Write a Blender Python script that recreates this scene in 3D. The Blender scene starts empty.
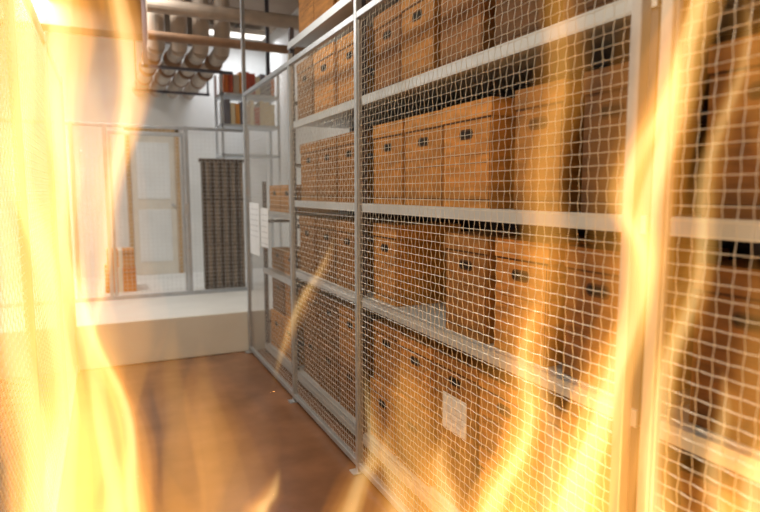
import bpy, bmesh, math, random
from mathutils import Vector
random.seed(4)
S=bpy.context.scene
COL=S.collection
try:
    S.view_settings.view_transform='Standard'
except Exception: pass

# ---------------- materials ----------------
def mat(name,col,rough=.6,metal=0.0,noise=0.0,nscale=8.0,bump=0.0,bscale=60,stretch=(1,1,1),objrand=0.0,coat=0):
    m=bpy.data.materials.new(name); m.use_nodes=True
    nt=m.node_tree; b=nt.nodes['Principled BSDF']
    b.inputs['Roughness'].default_value=rough; b.inputs['Metallic'].default_value=metal
    b.inputs['Base Color'].default_value=(*col,1)
    tc=nt.nodes.new('ShaderNodeTexCoord'); mp=nt.nodes.new('ShaderNodeMapping')
    mp.inputs['Scale'].default_value=stretch
    nt.links.new(tc.outputs['Object'],mp.inputs['Vector'])
    src=None
    if noise>0:
        n=nt.nodes.new('ShaderNodeTexNoise'); n.inputs['Scale'].default_value=nscale; n.inputs['Detail'].default_value=5
        nt.links.new(mp.outputs[0],n.inputs['Vector'])
        r=nt.nodes.new('ShaderNodeValToRGB')
        r.color_ramp.elements[0].position=.3; r.color_ramp.elements[1].position=.7
        r.color_ramp.elements[0].color=(*[c*(1-noise) for c in col],1)
        r.color_ramp.elements[1].color=(*[min(1,c*(1+noise*.6)) for c in col],1)
        nt.links.new(n.outputs[0],r.inputs[0]); src=r.outputs[0]
        nt.links.new(src,b.inputs['Base Color'])
    if objrand>0:
        oi=nt.nodes.new('ShaderNodeObjectInfo'); hs=nt.nodes.new('ShaderNodeHueSaturation')
        mr=nt.nodes.new('ShaderNodeMapRange'); mr.inputs[3].default_value=1-objrand; mr.inputs[4].default_value=1+objrand
        nt.links.new(oi.outputs['Random'],mr.inputs[0]); nt.links.new(mr.outputs[0],hs.inputs['Value'])
        if src: nt.links.new(src,hs.inputs['Color'])
        else: hs.inputs['Color'].default_value=(*col,1)
        nt.links.new(hs.outputs[0],b.inputs['Base Color'])
    if bump>0:
        n2=nt.nodes.new('ShaderNodeTexNoise'); n2.inputs['Scale'].default_value=bscale
        nt.links.new(mp.outputs[0],n2.inputs['Vector'])
        bp=nt.nodes.new('ShaderNodeBump'); bp.inputs['Strength'].default_value=bump; bp.inputs['Distance'].default_value=.01
        nt.links.new(n2.outputs[0],bp.inputs['Height']); nt.links.new(bp.outputs[0],b.inputs['Normal'])
    if coat: b.inputs['Coat Weight'].default_value=coat
    return m
M_wall=mat('plaster_white',(.78,.80,.80),.8,noise=.08,nscale=2,bump=.1)
M_ceil=mat('ceiling_paint',(.40,.32,.25),.9,noise=.1,nscale=2)
M_floor=mat('floor_terracotta',(.25,.12,.065),.26,noise=.28,nscale=3,bump=.05,bscale=20)
M_kerb=mat('kerb_paint',(.76,.77,.76),.5,noise=.06,nscale=3)
M_steel=mat('galvanised_steel',(.44,.48,.54),.35,.5,noise=.1,nscale=12)
M_wire=mat('galvanised_wire',(.68,.68,.67),.35,.4)
M_shelf=mat('shelf_steel',(.60,.65,.71),.38,.35,noise=.08,nscale=6,stretch=(1,.3,1))
M_upr=mat('upright_steel',(.10,.10,.13),.45,.4)
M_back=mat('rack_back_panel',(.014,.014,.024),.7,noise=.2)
M_card=mat('cardboard',(.40,.175,.036),.75,noise=.36,nscale=5,bump=.2,bscale=40,stretch=(1,1,6),objrand=.45)
M_lid=mat('cardboard_lid',(.45,.205,.048),.75,noise=.30,nscale=5,bump=.2,bscale=40,stretch=(1,1,6),objrand=.45)
M_card2=mat('cardboard_shaded',(.21,.088,.022),.75,noise=.36,nscale=5,bump=.2,bscale=40,stretch=(1,1,6),objrand=.42)  # darker copy of cardboard: shade on the dim rows put into the colour
M_lid2=mat('cardboard_shaded_lid',(.25,.108,.028),.75,noise=.30,nscale=5,bump=.2,bscale=40,stretch=(1,1,6),objrand=.42)  # lid copy with the same shade in its colour
M_line=mat('box_seam',(.07,.026,.007),.8)
M_hole=mat('handle_hole',(.010,.006,.004),.9)
M_paper=mat('paper',(.80,.84,.90),.7,noise=.05)
M_pipe=mat('pipe_insulation',(.50,.42,.35),.5,noise=.2,nscale=6)
M_pipeb=mat('pipe_brown',(.30,.18,.11),.5,noise=.2)
M_dark=mat('slat_dark',(.11,.08,.062),.5,noise=.3,nscale=8)
M_slat=mat('slat_light',(.28,.22,.17),.5,noise=.2,nscale=8)
M_door=mat('door_paint',(.72,.68,.60),.5,noise=.05)
M_doorf=mat('door_frame_paint',(.50,.34,.19),.5,noise=.1)
M_beam=mat('beam_concrete',(.20,.16,.13),.8,noise=.25,nscale=4)

# ---------------- mesh helpers ----------------
class MB:
    def __init__(s): s.v=[];s.f=[];s.m=[];s.mats=[]
    def mi(s,m):
        if m not in s.mats: s.mats.append(m)
        return s.mats.index(m)
    def box(s,x0,x1,y0,y1,z0,z1,m):
        b=len(s.v); i=s.mi(m)
        s.v+=[(x0,y0,z0),(x1,y0,z0),(x1,y1,z0),(x0,y1,z0),(x0,y0,z1),(x1,y0,z1),(x1,y1,z1),(x0,y1,z1)]
        for q in ((0,3,2,1),(4,5,6,7),(0,1,5,4),(1,2,6,5),(2,3,7,6),(3,0,4,7)):
            s.f.append(tuple(b+k for k in q)); s.m.append(i)
    def tube(s,pts,r,n,m,cap=True):
        i=s.mi(m); b=len(s.v)
        P=[Vector(p) for p in pts]
        d0=(P[-1]-P[0]).normalized()
        up=Vector((0,0,1)) if abs(d0.z)<.9 else Vector((1,0,0))
        for k,p in enumerate(P):
            t=(P[min(k+1,len(P)-1)]-P[max(k-1,0)]).normalized()
            a=t.cross(up)
            if a.length<1e-4: a=t.cross(Vector((0,1,0)))
            a.normalize(); c=a.cross(t).normalized()
            for j in range(n):
                an=2*math.pi*(j+.5)/n
                s.v.append(tuple(p+a*math.cos(an)*r+c*math.sin(an)*r))
        for k in range(len(P)-1):
            for j in range(n):
                s.f.append((b+k*n+j,b+k*n+(j+1)%n,b+(k+1)*n+(j+1)%n,b+(k+1)*n+j)); s.m.append(i)
        if cap:
            s.f.append(tuple(b+j for j in range(n))[::-1]); s.m.append(i)
            e=b+(len(P)-1)*n
            s.f.append(tuple(e+j for j in range(n))); s.m.append(i)
    def wire(s,pts,r,axis,m):
        i=s.mi(m); b=len(s.v)
        if axis=='z': o=[(r,0,0),(0,r,0),(-r,0,0),(0,-r,0)]
        elif axis=='y': o=[(r,0,0),(0,0,r),(-r,0,0),(0,0,-r)]
        else: o=[(0,r,0),(0,0,r),(0,-r,0),(0,0,-r)]
        for p in pts:
            for q in o: s.v.append((p[0]+q[0],p[1]+q[1],p[2]+q[2]))
        for k in range(len(pts)-1):
            for j in range(4):
                s.f.append((b+k*4+j,b+k*4+(j+1)%4,b+(k+1)*4+(j+1)%4,b+(k+1)*4+j)); s.m.append(i)
    def obj(s,name,bevel=0,smooth=False,parent=None,loc=None):
        me=bpy.data.meshes.new(name); me.from_pydata(s.v,[],s.f)
        for m in s.mats: me.materials.append(m)
        me.polygons.foreach_set('material_index',s.m)
        if smooth: me.polygons.foreach_set('use_smooth',[True]*len(s.f))
        me.update()
        bm=bmesh.new(); bm.from_mesh(me); bmesh.ops.recalc_face_normals(bm,faces=bm.faces); bm.to_mesh(me); bm.free()
        o=bpy.data.objects.new(name,me); COL.objects.link(o)
        if loc: o.location=loc
        if parent: o.parent=parent
        if bevel:
            mo=o.modifiers.new('bevel','BEVEL'); mo.width=bevel; mo.segments=2; mo.limit_method='ANGLE'
        return o
def empty(name,loc=(0,0,0)):
    e=bpy.data.objects.new(name,None); e.location=(0,0,0); e.empty_display_size=.1; COL.objects.link(e); return e
def slab(name,a,m,bevel=0):
    q=MB(); q.box(*a,m); return q.obj(name,bevel)

# ---------------- room ----------------
XL,XR,YF,YB,ZC=-1.6,2.3,-1.6,9.0,3.9
slab('floor',(XL,XR,YF,YB,-.1,0),M_floor)
slab('ceiling',(XL-.1,XR+.1,YF-.1,YB+.1,ZC,ZC+.1),M_ceil)
slab('wall_left',(XL-.1,XL,YF,YB,0,ZC),M_wall)
slab('wall_right',(XR,XR+.1,YF,YB,0,ZC),M_wall)
slab('wall_back',(XL-.1,XR+.1,YB,YB+.1,0,ZC),M_wall)
slab('wall_front',(XL-.1,XR+.1,YF-.1,YF,0,ZC),M_wall)
KH=.41
slab('floor_platform',(XL+.001,XR-.001,5.75,YB-.001,0,KH),M_kerb,.01)
slab('ceiling_beam',(XL,1.1,7.6,7.95,3.45,ZC),M_beam)

# ---------------- cage ----------------
XC=1.25
def mesh_panel_x(q,X,y0,y1,z0,z1,p=.035,r=.00128):
    ny=int((y1-y0)/p); nz=int((z1-z0)/p)
    py=(y1-y0)/ny; pz=(z1-z0)/nz
    for i in range(1,ny):
        pts=[]
        for k in range(nz+1):
            s=.0028*(1 if (i+k)%2 else -1)
            pts.append((X+s,y0+i*py,z0+k*pz))
        q.wire(pts,r,'z',M_wire)
    for k in range(1,nz):
        pts=[]
        for i in range(ny+1):
            s=-.0028*(1 if (i+k)%2 else -1)
            pts.append((X+s,y0+i*py,z0+k*pz))
        q.wire(pts,r,'y',M_wire)
def mesh_panel_y(q,Y,x0,x1,z0,z1,p=.045,r=.0014):
    nx=int((x1-x0)/p); nz=int((z1-z0)/p); px=(x1-x0)/nx; pz=(z1-z0)/nz
    for i in range(1,nx):
        q.wire([(x0+i*px,Y+.003*(1 if (i+k)%2 else -1),z0+k*pz) for k in range(nz+1)],r,'z',M_wire)
    for k in range(1,nz):
        q.wire([(x0+i*px,Y-.003*(1 if (i+k)%2 else -1),z0+k*pz) for i in range(nx+1)],r,'x',M_wire)
CH=2.54
cage=empty('wire_mesh_cage')
fr=MB(); h=.017
posts=[(5.7,3.9),(4.18,CH+.05),(2.93,3.9),(1.10,3.9),(1.01,3.9),(-.9,3.9)]
for y,t in posts: fr.box(XC-h,XC+h,y-h,y+h,0,t,M_steel)
for y,t in posts:
    fr.box(XC-.05,XC+.05,y-.035,y+.035,0,.008,M_steel)
spans=[(5.7,4.18),(4.18,2.93),(2.93,1.10),(1.01,-.9)]
for a,b in spans:
    fr.box(XC-.016,XC+.016,b+h,a-h,CH-.035,CH,M_steel)
    fr.box(XC-.014,XC+.014,b+h,a-h,.03,.065,M_steel)
    fr.box(XC-.008,XC+.008,b+h,b+h+.008,.065,CH-.035,M_steel)
    fr.box(XC-.008,XC+.008,a-h-.008,a-h,.065,CH-.035,M_steel)
fr.obj('frame',.003,parent=cage)
ms=MB()
for a,b in spans: mesh_panel_x(ms,XC,b+h,a-h,.05,CH-.02)
ms.obj('wire_mesh',parent=cage)
XLc=-.30
lc=empty('wire_mesh_cage')
fr=MB()
ls=[(5.7,4.2),(4.2,2.7),(2.7,1.2),(1.2,-.9)]
for y in (5.7,4.2,2.7,1.2,-.9): fr.box(XLc-h,XLc+h,y-h,y+h,0,CH+.03,M_steel)
for a,b in ls:
    fr.box(XLc-.016,XLc+.016,b+h,a-h,CH-.035,CH,M_steel)
    fr.box(XLc-.014,XLc+.014,b+h,a-h,.03,.065,M_steel)
fr.obj('frame',.003,parent=lc)
ms=MB()
for a,b in ls: mesh_panel_x(ms,XLc,b+h,a-h,.05,CH-.02)
ms.obj('wire_mesh',parent=lc)
rp=empty('wire_mesh_partition')
fr=MB(); Y=7.0
for x in (-1.55,-.3,.02,.86,1.56): fr.box(x-.02,x+.02,Y-.02,Y+.02,KH,2.34,M_steel)
fr.box(-1.55,1.56,Y-.018,Y+.018,2.30,2.335,M_steel)
fr.box(-1.55,1.56,Y-.018,Y+.018,KH+.0,KH+.04,M_steel)
fr.box(.05,.83,Y-.03,Y-.02,2.22,2.26,M_steel)
fr.box(.05,.08,Y-.03,Y-.02,KH+.05,2.22,M_steel); fr.box(.80,.83,Y-.03,Y-.02,KH+.05,2.22,M_steel)
fr.box(.80,.86,Y-.05,Y-.03,1.35,1.47,M_steel)
fr.obj('frame',.003,parent=rp)
ms=MB()
mesh_panel_y(ms,Y,-1.53,0.0,KH+.03,2.31); mesh_panel_y(ms,Y,.04,.84,KH+.03,2.31); mesh_panel_y(ms,Y,.88,1.54,KH+.03,2.31)
ms.obj('wire_mesh',parent=rp)

# ---------------- racks ----------------
LV=[.10,.96,1.53,2.15,2.78]
RX0,RX1=1.38,1.95
def rack(y0,y1,levels,top):
    q=MB()
    for y in (y0,y1-.04):
        for x in (RX0+.005,RX1-.04):
            q.box(x,x+.035,y,y+.04,0,top,M_upr)
        z=.3
        while z<top-.3:
            q.box(RX0+.04,RX1-.04,y+.015,y+.025,z,z+.03,M_upr); z+=.5
    for L in levels:
        q.box(RX0+.02,RX1,y0+.002,y1-.002,L-.015,L,M_shelf)
        q.box(RX0-.004,RX0+.004,y0,y1,L-.048,L+.004,M_shelf)
        q.box(RX0+.004,RX0+.03,y0,y1,L-.048,L-.042,M_shelf)
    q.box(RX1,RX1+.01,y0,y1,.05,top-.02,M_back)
    return q.obj('shelving_rack')
rack(3.26,4.66,LV,2.9); rack(1.16,3.24,LV,2.9); rack(-.9,1.14,LV,2.9)
rack(4.68,5.64,[.10,.86,1.42],1.7)

# ---------------- boxes ----------------
cache={}
def boxmesh(w,hh,d,kind):
    key=(round(w,3),round(hh,3),kind)
    q=MB(); lh=.16*hh if kind!=2 else .0
    w2=w/2
    MC,ML=(M_card2,M_lid2) if kind==3 else (M_card,M_lid)
    q.box(.004,d-.004,-w2+.004,w2-.004,0,hh-.003,MC)
    if lh: q.box(0,d,-w2,w2,hh-lh,hh,ML)
    else: q.box(.002,d,-w2+.002,w2-.002,hh-.012,hh,ML)
    q.box(.0025,.006,-w2+.006,w2-.006,hh-lh-.008,hh-lh-.001,M_line)
    q.box(.0025,.006,-w2+.006,w2-.006,.035,.039,M_line)
    q.box(.0025,.006,-w2+.010,-w2+.0135,.004,hh-lh-.006,M_line)
    if kind!=1:
        q.box(.0032,.006,-w2+.03,w2-.03,hh*.50,hh*.50+.0025,M_line)
        q.box(.0032,.006,-w2+.03,w2-.03,hh*.42,hh*.42+.0025,M_line)
    zc=hh*.70; a=.045; b=.015; n=20; xx=.0015
    for (sa,sb,x,m) in ((a+.008,b+.008,.003,M_line),(a,b,xx,M_hole)):
        i=q.mi(m); base=len(q.v)
        for k in range(n):
            t=2*math.pi*k/n
            cy=math.copysign(max(0,sa-sb),math.cos(t))+sb*math.cos(t)
            q.v.append((x,cy,zc+sb*math.sin(t)))
        for k in range(n):
            t=2*math.pi*k/n
            cy=math.copysign(max(0,sa-sb),math.cos(t))+sb*math.cos(t)
            q.v.append((.012,cy,zc+sb*math.sin(t)))
        q.f.append(tuple(base+k for k in range(n))); q.m.append(i)
        for k in range(n):
            q.f.append((base+k,base+(k+1)%n,base+n+(k+1)%n,base+n+k)); q.m.append(i)
    if kind==1:
        q.box(.0015,.006,-.10,.10,.02*hh,.50*hh,M_paper)
        for k in range(4): q.box(.0005,.003,-.08,.06,.42*hh-.03*(k+1),.42*hh-.03*(k+1)+.003,M_steel)
    o=q.obj('archive_box',.002)
    cache[key]=o.data
    return o
def place(yc,z,w,hh,kind=0,x=1.43,d=.42):
    key=(round(w,3),round(hh,3),kind)
    if key in cache:
        o=bpy.data.objects.new('archive_box',cache[key]); COL.objects.link(o)
        mo=o.modifiers.new('bevel','BEVEL'); mo.width=.002; mo.segments=2; mo.limit_method='ANGLE'
    else:
        o=boxmesh(w,hh,d,kind)
    o.location=(x+random.uniform(-.012,.02),yc,z+.0005)
    o.rotation_euler=(0,0,math.radians(random.uniform(-1.2,1.2)))
    return o
def row(iv,z,hh,kinds=None):
    for i,(a,b) in enumerate(iv):
        k=kinds[i] if kinds else 0
        place((a+b)/2,z,abs(b-a)-.022,hh,k)
far=[(4.60,4.18),(4.17,3.75),(3.74,3.32)]
for L in LV[1:]: row(far,L,.45)
row(far,.10,.36,[3]*3); row(far,.4615,.36,[0,3,0])
row([(3.18,2.78),(2.77,2.37),(2.37,1.97),(1.85,1.56),(1.48,1.22)],1.53,.455,[0,0,0,0,3])
row([(3.18,2.84),(2.31,1.96),(1.94,1.60),(1.55,1.22)],.96,.455,[0,0,0,3])
row([(3.18,2.81),(2.80,2.43),(2.42,2.05),(1.98,1.67),(1.60,1.22)],2.15,.45,[3,0,3,3,3])
row([(3.18,2.81),(2.80,2.43),(2.42,2.05),(2.04,1.67)],2.78,.4)
row([(3.18,2.81),(2.80,2.43),(2.42,2.05),(2.04,1.65),(1.62,1.23)],.10,.36,[0,3,3,0,3])
row([(3.18,2.81),(2.80,2.43),(2.42,2.05),(2.04,1.65),(1.62,1.23)],.4615,.36,[0,0,1,0,3])
for L,hh in ((.10,.36),(.4615,.36),(.96,.45),(1.53,.45),(2.15,.45)):
    row([(1.06,.72),(.70,.36),(.33,-.02),(-.05,-.40)],L,hh,[3]*4)
for z,hh in ((.10,.35),(.4515,.35),(.86,.20),(1.42,.24)):
    row([(5.58,5.15),(5.14,4.72)],z,hh,[2,2])

q=MB()
for (y0,y1,z0,z1) in ((5.55,5.18,1.02,1.50),(5.12,4.86,1.12,1.46)):
    q.box(XC-.010,XC-.008,y1,y0,z0,z1,M_paper)
    for k in range(6): q.box(XC-.011,XC-.010,y1+.03,y0-.03,z1-.06-k*.05,z1-.055-k*.05,M_steel)
q.obj('notice_sheets')

# ---------------- rear room stuff ----------------
q=MB()
q.box(1.06,1.56,7.32,7.36,KH,1.98,M_dark)
for k in range(10):
    x=1.07+k*.05; q.box(x,x+.03,7.29,7.32,KH,1.98,M_slat if k%2 else M_dark)
for z in (KH+.02,.95,1.5): q.box(1.06,1.56,7.284,7.292,z,z+.02,M_dark)
q.box(1.04,1.58,7.28,7.37,1.96,2.0,M_dark)
q.obj('ribbed_shutter_panel')
rs=empty('storage_shelf')
q=MB()
for z in (2.05,2.42,2.80): q.box(1.35,2.1,7.5,7.95,z,z+.03,M_shelf)
for x in (1.35,2.07):
    for y in (7.5,7.92): q.box(x,x+.03,y,y+.03,KH,3.1,M_shelf)
q.obj('shelf_frame',parent=rs)
cols=[(.65,.18,.05),(.75,.35,.1),(.20,.2,.25),(.6,.5,.4),(.5,.1,.06),(.8,.7,.5)]
bm_=[mat('binder_%d'%i,c,.5) for i,c in enumerate(cols)]
q=MB()
for z in (2.451,2.831):
    x=1.40
    while x<2.0:
        w=random.uniform(.05,.08); q.box(x,x+w-.006,7.53,7.85,z,z+random.uniform(.22,.31),random.choice(bm_)); x+=w
q.obj('binders',parent=rs)
dr=MB()
dr.box(.34,.94,8.95,8.985,KH,2.45,M_door)
dr.box(.28,.34,8.93,8.995,KH,2.52,M_doorf); dr.box(.94,1.0,8.93,8.995,KH,2.52,M_doorf); dr.box(.28,1.0,8.93,8.995,2.45,2.52,M_doorf)
dr.box(.42,.86,8.94,8.952,1.5,2.3,M_wall); dr.box(.42,.86,8.94,8.952,.6,1.35,M_wall)
dr.box(.87,.91,8.90,8.95,1.4,1.43,M_steel)
dr.obj('door_1',.004)
pm=[mat('carton_a',(.60,.20,.05),.7,noise=.1),mat('carton_b',(.62,.28,.10),.7,noise=.1)]
for i,(z,w,ch) in enumerate(((KH,.34,.30),(KH+.302,.30,.20))):
    q=MB(); q.box(0,w,0,.4,0,ch,pm[i%2]); q.box(w*.42,w*.58,-.002,.402,.0,ch+.0005,M_door); q.box(-.002,w+.002,-.001,.2,ch*.75,ch*.75+.006,M_line)
    q.obj('carton',.004,loc=(-.05+.03*i,7.5,z+.001))
def pipe(q,pts,r,m):
    q.tube(pts,r,16,m)
q=MB()
for i,x in enumerate((.50,.72,.94,1.16)):
    pipe(q,[(x,8.97,3.02),(x+.02,8.0,3.05),(x+.05,6.6,3.1)],.085,M_pipe)
    for y in (6.9,7.5,8.1,8.7): pipe(q,[(x+.02,y,3.05),(x+.02,y+.05,3.05)],.098,M_pipeb)
    pipe(q,[(x+.05,6.6,3.1),(x+.05,6.55,3.16),(x+.05,6.52,3.3),(x+.05,6.52,3.88)],.085,M_pipe)
for z,y,r in ((3.42,6.3,.07),(3.12,6.25,.045),(3.62,6.9,.06)):
    pipe(q,[(.45,y,z),(2.28,y,z)],r,M_pipe if r>.05 else M_pipeb)
for x in (.45,.45+1.3): q.box(x-.02,x+.02,6.7,6.73,2.9,ZC,M_upr)
q.box(.40,1.35,6.7,6.74,2.9,2.93,M_upr); q.box(.40,1.35,8.3,8.34,2.9,2.93,M_upr)
q.box(.42,.44,8.3,8.34,2.9,ZC,M_upr); q.box(1.32,1.34,8.3,8.34,2.9,ZC,M_upr)
q.obj('ceiling_pipes',smooth=False)

# ---------------- lamps ----------------
M_tube=bpy.data.materials.new('lamp_diffuser'); M_tube.use_nodes=True
b=M_tube.node_tree.nodes['Principled BSDF']; b.inputs['Base Color'].default_value=(.9,.9,.9,1)
b.inputs['Emission Color'].default_value=(1,.95,.88,1); b.inputs['Emission Strength'].default_value=2
def lamp(x,y,z,L,power,col,w=.25,alongy=True):
    e=empty('ceiling_lamp')
    q=MB()
    a,bb=(w/2,L/2) if alongy else (L/2,w/2)
    q.box(x-a,x+a,y-bb,y+bb,z+.02,z+.08,M_door)
    q.box(x-a+.015,x+a-.015,y-bb+.015,y+bb-.015,z+.012,z+.02,M_tube)
    q.box(x-.01,x+.01,y-.01,y+.01,z+.08,ZC,M_steel)
    q.obj('housing',parent=e)
    l=bpy.data.lights.new('lamp_light','AREA'); l.shape='RECTANGLE'; l.size=2*a; l.size_y=2*bb; l.energy=power; l.color=col
    o=bpy.data.objects.new('lamp_light',l); o.location=(x,y,z+.005); COL.objects.link(o); o.parent=e
lamp(.25,3.3,3.3,1.5,28,(1,.86,.62))
lamp(.25,1.0,3.3,1.5,10,(1,.84,.58))
lamp(.25,-.9,3.1,1.2,8,(1,.84,.58))  # added fill light behind the camera, given a ceiling lamp housing
lamp(-.6,7.3,3.7,1.5,50,(1,.95,.88))
lamp(.1,6.0,3.75,.9,20,(1,.93,.84),alongy=False)
lamp(1.75,8.4,3.75,.8,12,(.96,.97,1),alongy=False)
lamp(-1.0,3.0,3.6,2.0,12,(1,.82,.54))

# ---------------- camera ----------------
f=580.; th=math.atan(64/f); yaw=math.atan(275/math.hypot(f,64))
cam=bpy.data.cameras.new('camera'); cam.sensor_width=36; cam.lens=36*f/760
cam.clip_start=.02
co=bpy.data.objects.new('camera',cam); COL.objects.link(co); S.camera=co
co.location=(0,0,1.6); co.rotation_euler=(math.pi/2-th,0,-yaw)
cam.dof.use_dof=True; cam.dof.focus_distance=2.6; cam.dof.aperture_fstop=1.6

# ---------------- fire ----------------
FH=Vector((.4264,.9045,0)); RT=Vector((.9045,-.4264,0))
def vmat(name,col,st):
    m=bpy.data.materials.new(name); m.use_nodes=True; nt=m.node_tree
    for n in list(nt.nodes): nt.nodes.remove(n)
    o=nt.nodes.new('ShaderNodeOutputMaterial'); e=nt.nodes.new('ShaderNodeEmission')
    e.inputs[0].default_value=(*col,1); e.inputs[1].default_value=st
    nt.links.new(e.outputs[0],o.inputs['Volume']); return m
def catmull(P,n):
    out=[]
    for i in range(len(P)-1):
        p0=P[max(i-1,0)];p1=P[i];p2=P[i+1];p3=P[min(i+2,len(P)-1)]
        for k in range(n):
            t=k/n
            out.append(tuple(.5*((2*b)+(-a+c)*t+(2*a-5*b+4*c-d)*t*t+(-a+3*b-3*c+d)*t**3) for a,b,c,d in zip(p0,p1,p2,p3)))
    out.append(P[-1]); return out
HAZE=((1.0,(1,.36,.045),.28),(.72,(1,.43,.07),.32),(.42,(1,.50,.11),.34))
FLAM=((1.0,(1,.35,.045),.25),(.76,(1,.46,.085),.28),(.52,(1,.60,.17),.33),(.30,(1,.76,.36),.38))
SLIM=((1.0,(1,.40,.06),.26),(.64,(1,.54,.14),.36),(.34,(1,.74,.34),.40))
def tongue(parent,D,spine,k,idx,shells,rs=1.0):
    pts=catmull(spine,7)
    rm=rs*sorted([p[2] for p in spine])[len(spine)//2]
    ph=random.uniform(0,6); ph2=random.uniform(0,6)
    for si,(sc,col,rad) in enumerate(shells):
        NR=14; vs=[];fs=[]
        n=len(pts)
        for i,(s,z,r) in enumerate(pts):
            r=max(r*rs,0.0008)*sc
            dd=D+.04*math.sin(z*5+ph)
            ss=s+.007*math.sin(z*17+ph2)+.25*r*math.sin(z*11+si*1.3+ph)
            for j in range(NR):
                t=2*math.pi*j/NR
                rr=r*(1+.16*math.sin(3*t+z*9+ph+si)+.10*math.sin(2*t-z*14+ph2+si*2))
                p=FH*(dd+.75*rr*math.sin(t))+RT*(ss+rr*math.cos(t))
                vs.append((p.x,p.y,max(.002+.002*si,z)))
        for i in range(n-1):
            for j in range(NR): fs.append((i*NR+j,i*NR+(j+1)%NR,(i+1)*NR+(j+1)%NR,(i+1)*NR+j))
        fs.append(tuple(range(NR))[::-1]); fs.append(tuple((n-1)*NR+j for j in range(NR)))
        nm='tongue_%d_shell_%d'%(idx,si+1)
        me=bpy.data.meshes.new(nm); me.from_pydata(vs,[],fs)
        me.polygons.foreach_set('use_smooth',[True]*len(fs))
        bm=bmesh.new(); bm.from_mesh(me); bmesh.ops.recalc_face_normals(bm,faces=bm.faces); bm.to_mesh(me); bm.free()
        me.materials.append(vmat('flame_'+nm,col,k*rad/(2*.75*rm*sc)))
        o=bpy.data.objects.new(nm,me); COL.objects.link(o); o.parent=parent
A,Bs,H_=FLAM,SLIM,HAZE
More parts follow.
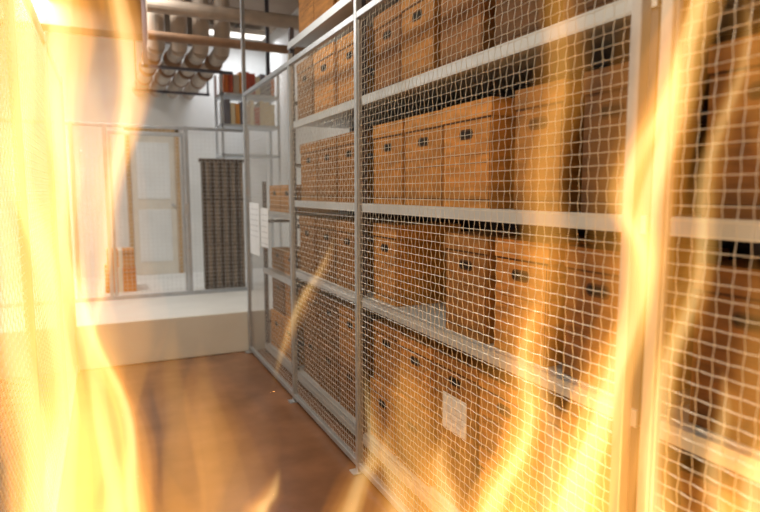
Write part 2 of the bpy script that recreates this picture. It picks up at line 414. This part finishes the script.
G={'L':[
 (1.22,.85,[(-.70,0,.07),(-.70,.5,.08),(-.71,.96,.075),(-.70,1.2,.055),(-.73,1.45,.05),(-.72,1.7,.05),(-.70,2.0,.05),(-.66,2.25,0)],A,1.4),
 (1.32,.65,[(-.64,0,.06),(-.64,.6,.06),(-.63,.96,.045),(-.66,1.15,.035),(-.70,1.3,.035),(-.75,1.5,.035),(-.72,1.7,.03),(-.70,1.9,0)],A,1.6),
 (1.16,.8,[(-.52,0,.05),(-.53,.6,.045),(-.53,.96,.035),(-.55,1.14,.028),(-.585,1.3,.02),(-.60,1.42,.014),(-.59,1.5,0)],A,1.2),
 (1.14,.65,[(-.58,1.20,0),(-.56,1.45,.016),(-.54,1.6,.022),(-.505,1.76,.03),(-.485,1.92,.03),(-.50,2.1,.02),(-.52,2.25,0)],A,1.5),
 (1.27,.85,[(-.68,1.45,0),(-.71,1.7,.045),(-.70,1.9,.055),(-.69,2.1,.05),(-.66,2.35,0)],A,1.4),
 (.88,.80,[(-.56,0,.06),(-.56,.6,.07),(-.57,1.0,.06),(-.575,1.25,.055),(-.56,1.5,.045),(-.57,1.75,.045),(-.56,2.0,.03),(-.55,2.2,0)],A,1.3),
 (1.24,.5,[(-.60,0,.13),(-.60,.9,.13),(-.62,1.2,.12),(-.64,1.5,.11),(-.65,1.8,.11),(-.64,2.2,.09),(-.62,2.5,0)],H_,1.2),
 (.92,.55,[(-.54,0,.11),(-.54,.9,.11),(-.54,1.2,.10),(-.55,1.5,.09),(-.55,1.8,.09),(-.54,2.1,.08),(-.53,2.4,0)],H_,1.15)],
'M':[
 (1.16,.34,[(-.34,0,.1),(-.34,.5,.12),(-.35,.96,.09),(-.35,1.1,.07),(-.37,1.22,.03),(-.38,1.3,0)],H_,1.3),
 (1.20,.34,[(-.44,0,.1),(-.44,.5,.10),(-.45,.96,.08),(-.43,1.1,.06),(-.45,1.25,.03),(-.44,1.36,0)],H_,1.3),
 (1.10,.65,[(-.27,0,.04),(-.26,.7,.035),(-.245,.96,.026),(-.215,1.02,.018),(-.19,1.08,0)],A,1.4),
 (1.16,.3,[(-.21,1.2,0),(-.19,1.3,.01),(-.165,1.38,.014),(-.12,1.45,.01),(-.085,1.52,0)],Bs,1.4),
 (1.20,.5,[(-.12,0,.05),(-.1,.7,.05),(-.06,.96,.03),(-.02,1.04,.025),(-.02,1.15,.012),(-.03,1.24,0)],A,1.5)],
'C':[
 (1.22,.55,[(.1,0,.12),(.1,.6,.12),(.1,.96,.10),(.08,1.06,.08),(.06,1.16,.05),(.05,1.25,0)],H_,1.3),
 (1.12,.8,[(.22,0,.06),(.23,.7,.055),(.24,.96,.045),(.27,1.08,.035),(.29,1.18,.026),(.28,1.3,.018),(.30,1.42,0)],A,1.5),
 (1.22,.50,[(.33,0,.06),(.33,.9,.05),(.31,1.2,.04),(.34,1.4,.045),(.355,1.6,.04),(.37,1.8,.04),(.37,2.0,.03),(.36,2.25,0)],H_,1.5),
 (1.14,.55,[(.13,0,.06),(.13,.7,.05),(.14,.96,.04),(.12,1.06,.025),(.13,1.13,0)],A,1.6),
 (1.18,.5,[(.02,0,.06),(.02,.7,.05),(.03,.96,.04),(.01,1.04,.025),(.03,1.12,0)],A,1.5),
 (1.10,.5,[(.32,0,.06),(.32,.7,.05),(.33,.96,.04),(.34,1.10,.03),(.32,1.22,.02),(.34,1.34,0)],A,1.5),
 (1.26,.30,[(.28,0,.12),(.28,.6,.12),(.28,.96,.12),(.30,1.15,.09),(.29,1.3,.05),(.31,1.45,0)],H_,1.3)],
'R':[
 (1.14,.95,[(.40,0,.09),(.40,.6,.08),(.42,.96,.066),(.46,1.13,.055),(.485,1.32,.040),(.505,1.5,.042),(.53,1.68,.042),(.57,1.84,.038),(.62,1.98,.03),(.64,2.2,0)],A,1.5),
 (1.10,.6,[(.52,1.30,0),(.49,1.48,.024),(.45,1.57,.028),(.47,1.66,.028),(.51,1.76,.024),(.53,1.88,0)],A,1.6),
 (1.06,.65,[(.55,0,.07),(.55,.7,.07),(.54,.96,.045),(.53,1.1,.035),(.56,1.25,.03),(.60,1.4,.025),(.59,1.6,.02),(.62,1.8,.015),(.61,1.95,0)],A,1.6),
 (1.04,.65,[(.70,0,.06),(.7,.7,.06),(.70,.96,.06),(.68,1.08,.05),(.71,1.2,.03),(.72,1.32,0)],A,1.2),
 (1.04,.6,[(.62,0,.05),(.62,.7,.05),(.63,.96,.04),(.62,1.08,.03),(.64,1.2,.02),(.63,1.28,0)],A,1.4),
 (1.03,.34,[(.70,1.3,0),(.71,1.6,.05),(.70,1.85,.06),(.70,2.1,.05),(.7,2.3,0)],H_,1.3),
 (1.14,.42,[(.45,0,.12),(.45,.7,.12),(.46,.96,.12),(.49,1.2,.09),(.51,1.5,.085),(.54,1.8,.08),(.58,2.1,.06),(.6,2.3,0)],H_,1.2),
 (1.00,.48,[(.66,0,.10),(.66,.7,.10),(.66,.96,.10),(.66,1.1,.08),(.66,1.3,.06),(.66,1.5,0)],H_,1.1)]}
for g,ts in G.items():
    e=empty('fire')
    for i,(D,k,sp,sh,rs_) in enumerate(ts): tongue(e,D,sp,k,i+1,sh,rs_)
    s0=ts[0][2][0][0]; p=FH*1.15+RT*s0
    l=bpy.data.lights.new('fire_glow','POINT'); l.energy=4; l.color=(1,.5,.15); l.shadow_soft_size=.1
    o=bpy.data.objects.new('fire_glow',l); o.location=(p.x,p.y,.5); COL.objects.link(o); o.parent=e
w=bpy.data.worlds.new('world'); S.world=w; w.use_nodes=True
w.node_tree.nodes['Background'].inputs[0].default_value=(.5,.5,.5,1); w.node_tree.nodes['Background'].inputs[1].default_value=.3
